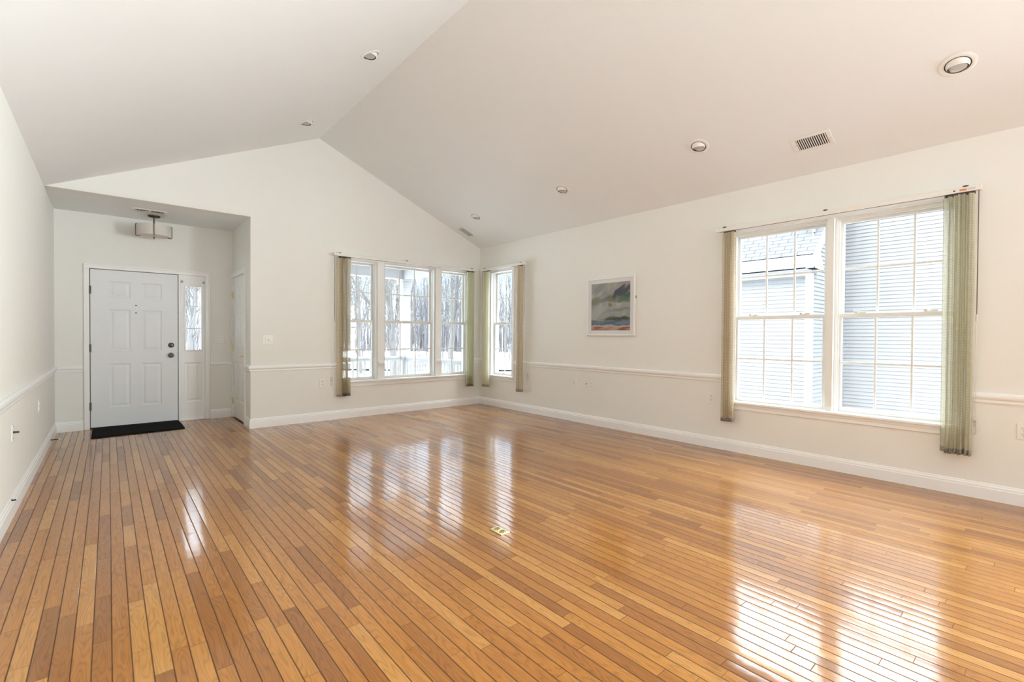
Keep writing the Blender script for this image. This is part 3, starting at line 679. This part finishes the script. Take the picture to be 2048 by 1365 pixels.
# ------------------------------------------------------------------ floor things
mt = empty('door_mat', (.29, 7.605, 0)); tag(mt, 'black rubber mat on the floor at the front door', 'door mat')
mb = MB(); mb.prism([(-.445, -.362), (.452, -.312), (.452, .336), (-.445, .336)], .0, .010, lambda u, v, t: (u, v, t)); mb.build('pad', 'mat', mt)
mb = MB(); mb.prism([(-.425, -.336), (.432, -.29), (.432, .318), (-.425, .318)], .010, .013, lambda u, v, t: (u, v, t)); mb.build('tread', 'mat', mt)
fo = empty('floor_outlet', (1.852, 2.264, 0)); tag(fo, 'brass outlet plate set into the open middle of the oak floor', 'floor outlet')
MB().box(-.036, .036, -.058, .058, 0, .006, .0025, 2).build('cover_plate', 'brass', fo)
for y in (-.027, .027):
    o = MB().lathe([(0, .0055), (.021, .0055), (.021, .0085), (.018, .010), (0, .010)], 24, Matrix.Translation((0, y, 0))).build('screw_cap', 'brass', fo, True)
    MB().box(-.013, .013, y-.0018, y+.0018, .0098, .0112).build('cap_slot', 'slot', o)

# ------------------------------------------------------------------ ceiling vents
def vent(loc, mat3, w, h, nl, label, split=False):
    r = empty('ceiling_vent', loc); r.matrix_world = Matrix.Translation(loc) @ mat3.to_4x4(); tag(r, label, 'air vent')
    iw_, ih_ = w/2-.035, h/2-.032
    mb = MB()
    for a, b, c, d in ((-w/2, w/2, -h/2, -ih_), (-w/2, w/2, ih_, h/2), (-w/2, -iw_, -ih_, ih_), (iw_, w/2, -ih_, ih_)): mb.box(a, b, c, d, .0, .006, .002)
    if split: mb.box(-.012, .012, -ih_, ih_, 0, .006)
    mb.build('face_frame', 'ventmetal', r)
    MB().box(-iw_, iw_, -ih_, ih_, -.001, .0015).build('duct_opening', 'ventdark', r)
    mb = MB()
    for k in range(nl):
        x = -iw_+(k+.5)*2*iw_/nl
        if split and abs(x) < .014: continue
        t = R(28) if x < 0 or not split else R(-28)
        mb.box(-.0014, .0014, -ih_, ih_, -.0036, .0036, mx=Matrix.Translation((x, 0, .0048)) @ Matrix.Rotation(t, 4, 'Y'))
    mb.build('louvre', 'ventmetal', r)
    for x in (-w/2+.016, w/2-.016): MB().lathe([(0, .006), (.005, .006), (.003, .0075), (0, .008)], 10, Matrix.Translation((x, 0, 0))).build('screw', 'nickel', r)
def basis(x, z): x = Vector(x).normalized(); z = Vector(z).normalized(); y = z.cross(x); return Matrix((x, y, z)).transposed()
nR = Vector((-sr, 0, -1)).normalized(); nL = Vector((sl, 0, -1)).normalized()     # into the room
zR = lambda x: ZA-sr*(x-XA); zLf = lambda x: ZA-sl*(XA-x)
def onR(x, y): return Vector((x, y, zR(x)))
vent(onR(4.673, 1.43), basis((0, 1, 0), nR), .302, .198, 14, 'white louvred vent on the sloped ceiling near the twin window')
vent(onR(4.600, 6.562), basis((1, 0, -sr), nR), .305, .195, 13, 'white louvred vent on the sloped ceiling in the far corner')
vent(Vector((.392, 7.31, ZH)), basis((1, 0, 0), (0, 0, -1)), .345, .16, 19, 'white split louvred vent on the low ceiling above the drum lamp', True)

# ------------------------------------------------------------------ recessed eyeball lights
def down_mesh(n):
    """one fixture; parts in the ceiling's own frame, z into the room, for slope normal n"""
    r = empty('ceiling_light'); m3 = basis((0, 1, 0), n)
    dn = (m3.transposed() @ Vector((0, 0, -1))).normalized()      # straight down, in local terms
    MB().lathe([(.096, 0), (.096, .004), (.088, .0065), (.074, .008), (.070, .006), (.069, 0)], 40).build('trim_ring', 'lamp_white', r, True)
    MB().lathe([(.072, .0045), (.0625, .0045)], 40).build('shadow_gap', 'slot', r)
    q = dn.to_track_quat('Z', 'Y').to_matrix().to_4x4(); T = Matrix.Translation((0, 0, -.026)) @ q
    pr = [(.070*math.sin(R(a)), .070*math.cos(R(a))) for a in range(52, 106, 6)]
    eb = MB().lathe(pr, 40, T).build('eyeball', 'lamp_white', r, True)
    MB().lathe([(.0552, .0431), (.0515, .0428), (.0500, .034), (.0, .034)], 36, T).build('baffle', 'slot', eb)
    MB().lathe([(.0465, .036), (.0460, .0405), (.036, .0440), (.020, .0462), (0, .0468)], 36, T).build('bulb', 'lens', eb, True)
    return r, m3
def place(proto, m3, p, label): proto.matrix_world = Matrix.Translation(p) @ m3.to_4x4(); tag(proto, label, 'ceiling light', 'recessed eyeball lights in the vaulted ceiling')
pr_, mR = down_mesh(nR)
labs = ['recessed eyeball light nearest the camera above the twin window', 'recessed eyeball light beside the louvred vent, second nearest on the right slope', 'recessed eyeball light on the right slope above the painting', 'recessed eyeball light farthest along the right slope by the far corner vent']
for k, y in enumerate((.471, 2.306, 4.116, 5.950)):
    o = pr_ if k == 0 else copy_tree(pr_)
    place(o, mR, onR(4.352, y), labs[k])
pl_, mL = down_mesh(nL)
for k, y in enumerate((4.122, 5.932)):
    o = pl_ if k == 0 else copy_tree(pl_)
    place(o, mL, Vector((1.822, y, zLf(1.822))), ('recessed eyeball light left of the ridge, nearer the camera', 'recessed eyeball light left of the ridge beside its far end')[k])

# ------------------------------------------------------------------ entry drum lamp
lp = empty('semi_flush_lamp', (.449, 7.58, ZH)); tag(lp, 'drum shade ceiling lamp with dark bronze frame in the entry', 'ceiling lamp')
MB().lathe([(0, 0), (.066, 0), (.066, -.014), (.058, -.020), (.014, -.024), (0, -.024)], 36).build('canopy', 'bronze', lp, True)
MB().lathe([(0, -.02), (.0095, -.02), (.0095, -.135), (.006, -.14), (.006, -.29), (0, -.29)], 16).build('stem', 'bronze', lp, True)
z0, z1 = -.262, -.128
sh = MB().lathe([(.172, z0+.004), (.172, z1), (.176, z1), (.176, z0), (.172, z0)], 56).build('drum_shade', 'shade', lp, True)
MB().lathe([(0, z0-.004), (.08, z0-.001), (.171, z0+.006), (.171, z0+.009), (.08, z0+.004), (0, z0+.001)], 48).build('diffuser', 'shade', lp, True)
MB().lathe([(0, z0-.003), (.010, z0-.005), (.009, z0-.014), (.005, z0-.020), (0, z0-.021)], 14).build('finial', 'bronze', lp, True)
view = math.atan2(-7.58, -.449)
for k in range(4):
    a = view+k*math.pi/2; c_, s_ = math.cos(a), math.sin(a)
    P3 = lambda r_, z: (r_*c_, r_*s_, z)
    MB().tube([P3(.145, z1+.006), P3(.178, z1+.006), P3(.184, z1+.002), P3(.186, z1-.006), P3(.186, z0+.004), P3(.184, z0-.006), P3(.178, z0-.010), P3(.140, z0-.008)], .0042, 8).build('bracket', 'bronze', lp, True)

# ------------------------------------------------------------------ outside: ground, porch, neighbour house, trees
def gz(x, y): return -.55+.05*mn.noise(Vector((x*.13, y*.13, 0)))-.012*max(0, x-8)
mb = MB(); NG = 64; vs = []
xs = [-60+190*i/NG for i in range(NG+1)]; ys = [-50+170*j/NG for j in range(NG+1)]
for j in range(NG+1):
    for i in range(NG+1): vs.append((xs[i], ys[j], gz(xs[i], ys[j])-.25))
tag(mb.quadmesh(vs, [(j*(NG+1)+i, j*(NG+1)+i+1, (j+1)*(NG+1)+i+1, (j+1)*(NG+1)+i) for j in range(NG) for i in range(NG)]).build('ground', 'snow', smooth='all'), 'snow covered ground around the house', 'snow', kind='structure')
mb = MB(); vs = []; rd = Vector((math.cos(R(35)), -math.sin(R(35)))); rn = Vector((math.sin(R(35)), math.cos(R(35))))
for k in range(33):
    for D in (27.5, 33.0):
        p = rn*D+rd*(-32+2*k); vs.append((p.x, p.y, gz(p.x, p.y)-.25+.10))
tag(mb.quadmesh(vs, [(2*k, 2*k+2, 2*k+3, 2*k+1) for k in range(32)]).build('road', 'street'), 'wet grey street crossing the snow beyond the porch', 'road', kind='structure')
mb = MB(); mb.box(XR+WT+.1, 11.6, -16, 5.2, -1.2, -.72)  # unseen dark strip, added to cut light bouncing up through the twin window
tag(mb.build('bounce_damper', 'road'), 'unseen dark strip added between the two houses to cut bounce light', 'bounce_damper', kind='structure')
# porch
CX, CYP = 4.905, 9.30
MB_ = MB(); MB_.box(-1.0, 5.15, YB+WT, 9.45, -.75, -.16); MB_.box(2.42, 5.15, YF+WT, YB+WT, -.75, -.16)
tag(MB_.build('porch_deck', 'exttrim'), 'pale porch deck outside the front windows', 'porch', kind='structure')
pr0 = empty('porch_roof', (0, 0, 0)); tag(pr0, 'white porch ceiling and beams outside the three part window', 'porch roof')
mb = MB(); mb.box(-1.2, 2.42, YB+WT, 9.6, 2.66, 2.72); mb.box(2.42, 5.3, YF+WT, 9.6, 2.66, 2.72); mb.build('soffit', 'exttrim', pr0)
mb = MB(); mb.box(-1.2, 5.0, 9.21, 9.39, 2.42, 2.66); mb.build('beam', 'exttrim', pr0)
mb = MB(); mb.box(4.815, 4.995, YF+WT, 9.21, 2.42, 2.66); mb.build('beam', 'exttrim', pr0)
mb = MB(); mb.prism([(YF+WT, 3.6), (9.9, 2.70), (9.9, 2.80), (YF+WT, 3.72)], -1.3, 5.35, lambda u, v, t: (t, u, v)); mb.build('roof_slab', 'roofmat', pr0)
pcn = empty('porch_column', (CX, CYP, -.16)); tag(pcn, 'white square porch column at the corner of the railing', 'column')
MB().box(-.088, .088, -.088, .088, .16, 2.42, .006).build('shaft', 'exttrim', pcn)
mb = MB(); mb.box(-.105, .105, -.105, .105, 0, .16, .008); mb.build('base', 'exttrim', pcn)
mb = MB(); mb.box(-.10, .10, -.10, .10, 2.42, 2.47, .006); mb.box(-.118, .118, -.118, .118, 2.47, 2.53, .012, 2); mb.box(-.132, .132, -.132, .132, 2.53, 2.58, .006); mb.build('capital', 'exttrim', pcn)
def railing(p, q, n, label):
    p, q = Vector(p), Vector(q); d = q-p; L = d.length; r = empty('porch_railing', (*p, -.16), math.atan2(d.y, d.x)); tag(r, label, 'railing')
    MB().box(0, L, -.04, .04, .87, .92, .008).build('top_rail', 'exttrim', r); MB().box(0, L, -.022, .022, .83, .87).build('sub_rail', 'exttrim', r)
    MB().box(0, L, -.03, .03, .08, .13, .005).build('bottom_rail', 'exttrim', r)
    b0 = None
    for k in range(n):
        x = (k+.5)*L/n
        if b0 is None: b0 = MB().box(-.017, .017, -.017, .017, .13, .83, .002).build('baluster', 'exttrim', r); o = b0
        else: o = b0.copy(); COL.objects.link(o); o.parent = r
        o.location = (x, 0, 0)
railing((CX, CYP-.10), (CX, YF+WT+.03), 20, 'white porch railing running from the column back to the house')
railing((1.7, CYP), (CX-.1, CYP), 25, 'white porch railing along the front of the porch')

# neighbour house
NX, NY, NX2, SP = 12.0, 3.663, 14.6, .094
nh = empty('neighbour_house', (NX, NY, -1.0)); tag(nh, 'white sided neighbouring house with grey shingle roof outside the twin window', 'house')
def lap(mb, f, u0, u1, z0, z1):      # clapboards: f(u, out, z)
    k = int((z1-z0)/SP)
    for i in range(k):
        a = z0+i*SP; b = min(a+SP, z1)
        vs = [f(u, o_, z) for u in (u0, u1) for o_, z in ((-.02, a+.010), (.020, a), (.004, b+.006), (-.02, b+.006))]
        mb.quadmesh(vs, [(0, 1, 5, 4), (1, 2, 6, 5), (2, 3, 7, 6), (0, 3, 2, 1), (4, 5, 6, 7)])
Z0, ZE = 0.0, 3.70                 # relative to root z=-1
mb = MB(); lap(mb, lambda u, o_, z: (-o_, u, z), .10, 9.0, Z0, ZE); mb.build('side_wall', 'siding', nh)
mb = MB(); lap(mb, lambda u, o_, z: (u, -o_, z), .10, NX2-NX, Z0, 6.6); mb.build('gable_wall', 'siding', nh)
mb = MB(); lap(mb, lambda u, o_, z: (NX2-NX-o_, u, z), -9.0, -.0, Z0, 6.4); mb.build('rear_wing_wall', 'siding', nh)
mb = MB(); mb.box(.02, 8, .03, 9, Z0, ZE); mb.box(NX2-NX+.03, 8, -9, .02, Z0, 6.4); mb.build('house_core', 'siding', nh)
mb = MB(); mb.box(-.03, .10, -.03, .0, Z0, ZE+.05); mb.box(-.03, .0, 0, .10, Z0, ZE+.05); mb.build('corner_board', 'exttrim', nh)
sp = .95                            # roof rise per metre
ze = 4.04
mb = MB(); mb.quadmesh([(-.40, -.20, ze), (-.40, 9.2, ze), (3.6, 9.2, ze+4*sp), (3.6, -.20, ze+4*sp)], [(0, 1, 2, 3)]); mb.quadmesh([(-.40, -.20, ze-.05), (-.40, 9.2, ze-.05), (3.6, 9.2, ze+4*sp-.05), (3.6, -.20, ze+4*sp-.05)], [(0, 1, 2, 3)])
ro = mb.build('shingle_roof', 'shingle', nh)
uv = ro.data.uv_layers.new(name='UVMap')
for lo in ro.data.loops:
    c_ = ro.data.vertices[lo.vertex_index].co; uv.data[lo.index].uv = (c_.y, (c_.x+.4)*math.hypot(1, sp))
mb = MB(); mb.box(-.43, -.34, -.18, 9.2, ze-.20, ze-.02, .02, 2); mb.build('gutter', 'exttrim', nh)
mb = MB(); mb.box(-.36, .02, -.18, 9.2, ze-.30, ze-.275); mb.box(-.36, -.33, -.18, 9.2, ze-.30, ze-.16); mb.box(-.02, .02, -.03, 9.2, ze-.42, ze-.27); mb.build('soffit', 'exttrim', nh)
mb = MB(); mb.prism([(-.42, ze-.20), (3.6, ze+4*sp-.22), (3.6, ze+4*sp-.02), (-.42, ze-.01)], -.22, -.17, lambda u, v, t: (u, t, v))
mb.prism([(-.40, ze-.30), (.30, ze-.30), (.05, ze+.1), (-.40, ze-.10)], -.17, -.02, lambda u, v, t: (u, t, v)); mb.build('rake_board', 'exttrim', nh)

# trees
def tree_mesh(seed, H, r0, depth, low=.25, spread=.55, seg=6):
    rr = random.Random(seed); mb = MB()
    def br(p, d, L, r, k):
        n = 4 if k > 0 else 3; pts, rad = [p.copy()], [r]; q = p.copy(); dd = d.copy()
        for i in range(n):
            dd = (dd+Vector((rr.uniform(-1, 1), rr.uniform(-1, 1), rr.uniform(-.5, 1)))*.13).normalized(); q = q+dd*L/n; pts.append(q.copy()); rad.append(max(.004, r*(1-.55*(i+1)/n)))
        mb.tube(pts, rad, seg if k == depth else (5 if k > 1 else 3), False)
        if k == 0: return
        m = rr.randint(5, 7) if k == depth else rr.randint(3, 5)
        for j in range(m):
            t = low+(1-low)*(j+rr.random())/m if k == depth else .25+.75*(j+rr.random())/m
            i = min(n-1, int(t*n)); b = pts[i].lerp(pts[i+1], t*n-i); az = rr.uniform(0, 2*math.pi)
            o_ = Vector((math.cos(az), math.sin(az), rr.uniform(.0, .5)))
            nd = (d*(1-spread)+o_*spread*1.3+Vector((0, 0, .25))).normalized()
            br(b, nd, L*rr.uniform(.45, .68), max(.006, rad[i]*.55), k-1)
        br(q, (dd+Vector((rr.uniform(-.3, .3), rr.uniform(-.3, .3), .4))).normalized(), L*.55, rad[-1], k-1)
    br(Vector((0, 0, 0)), Vector((.03, .02, 1)).normalized(), H*.55, r0, depth)
    return mb
def tree(mesh_mb, mat, loc, rz, sc, label, group=None):
    o = mesh_mb.build('bare_tree', mat, None, 'all'); o.location = loc; o.rotation_euler = (0, 0, rz); o.scale = (sc,)*3; tag(o, label, 'tree', group); return o
tree(tree_mesh(5, 7.5, .15, 4, .22, .6), 'bark', (7.77, 15.5, -.75), .6, 1, 'forked bare tree right behind the porch column')
tree(tree_mesh(12, 9, .16, 4, .2, .5), 'bark', (11.6, 17.6, -.85), 1.9, 1, 'bare tree with a V shaped crown seen through the right narrow pane')
tree(tree_mesh(23, 7, .11, 4, .2, .6), 'bark', (10.1, 24.0, -.85), 3.0, 1.2, 'bare tree with drooping branches seen through the left narrow pane')
tree(tree_mesh(31, 8, .13, 4, .25, .5), 'bark', (2.7, 26.0, -.75), 3.0, 1.1, 'bare tree seen through the front door sidelight')
protos = []
for s_ in (41, 42, 43): 
    o = tree_mesh(s_, 11, .14, 3, .15, .42, 5).build('woodland_tree', 'woodsbark', None, 'all'); protos.append(o)
wr = random.Random(3); used = set(); spots = []
for _ in range(6000):
    a, D = R(wr.uniform(-4, 62)), wr.uniform(37, 57)
    x, y = D*math.sin(a), D*math.cos(a)
    if (D < 46 and R(2) < a < R(15)) or any((x-p)**2+(y-q)**2 < 2.75**2 for p, q in spots): continue
    spots.append((x, y))
    if len(spots) >= 140: break
for x, y in spots:
    i = wr.randrange(3); o = protos[i] if i not in used else protos[i].copy()
    if i in used: COL.objects.link(o)
    used.add(i); o.location = (x, y, -1.3); o.rotation_euler = (0, 0, wr.uniform(0, 6.28)); s_ = wr.uniform(.8, 1.15); o.scale = (s_*.42, s_*.42, s_)
    tag(o, 'pale bare woodland tree in the distant row across the street', 'tree', 'distant woodland trees across the street')
mb = MB(); tr = random.Random(11)                      # the dense twiggy understory nobody could count
for k in range(2600):
    a = R(tr.uniform(-4, 62)); D = tr.uniform(64, 72); x, y = D*math.sin(a), D*math.cos(a)
    h = tr.uniform(4, 10.5)*(1.15 if a > R(27) else .62); dx, dy = tr.uniform(-.5, .5), tr.uniform(-.5, .5)
    mb.tube([(x, y, -1.4), (x+dx*.4, y+dy*.4, h*.5-1.4), (x+dx, y+dy, h-1.4)], [.055, .040, .015], 3, False)
tag(mb.build('tree_thicket', 'thicket'), 'grey haze of bare saplings filling the woods behind the separate trees', 'thicket', kind='stuff')
# low brush and a snow covered mound
mb = MB(); br_ = random.Random(9)
for k in range(260):
    x, y = br_.gauss(0, 1.0), br_.gauss(0, .5); mb.tube([(x, y, 0), (x+br_.uniform(-.3, .3), y+br_.uniform(-.3, .3), br_.uniform(.3, .9))], [.012, .004], 3, False)
o = mb.build('brush', 'bush'); o.location = (14.6, 25.8, -.9); tag(o, 'tangle of dry brown brush in the snow right of the forked tree', 'brush', kind='stuff')
mb = MB(); bmesh.ops.create_icosphere(mb.b, subdivisions=3, radius=1)
for v in mb.b.verts: v.co *= 1+.12*mn.noise(v.co*2)
o = mb.build('snow_mound', 'snow', None, 'all'); o.location = (13.4, 20.0, -.75); o.scale = (1.7, 1.1, .75); tag(o, 'rounded snow mound beyond the railing seen through the right narrow pane', 'snow pile')
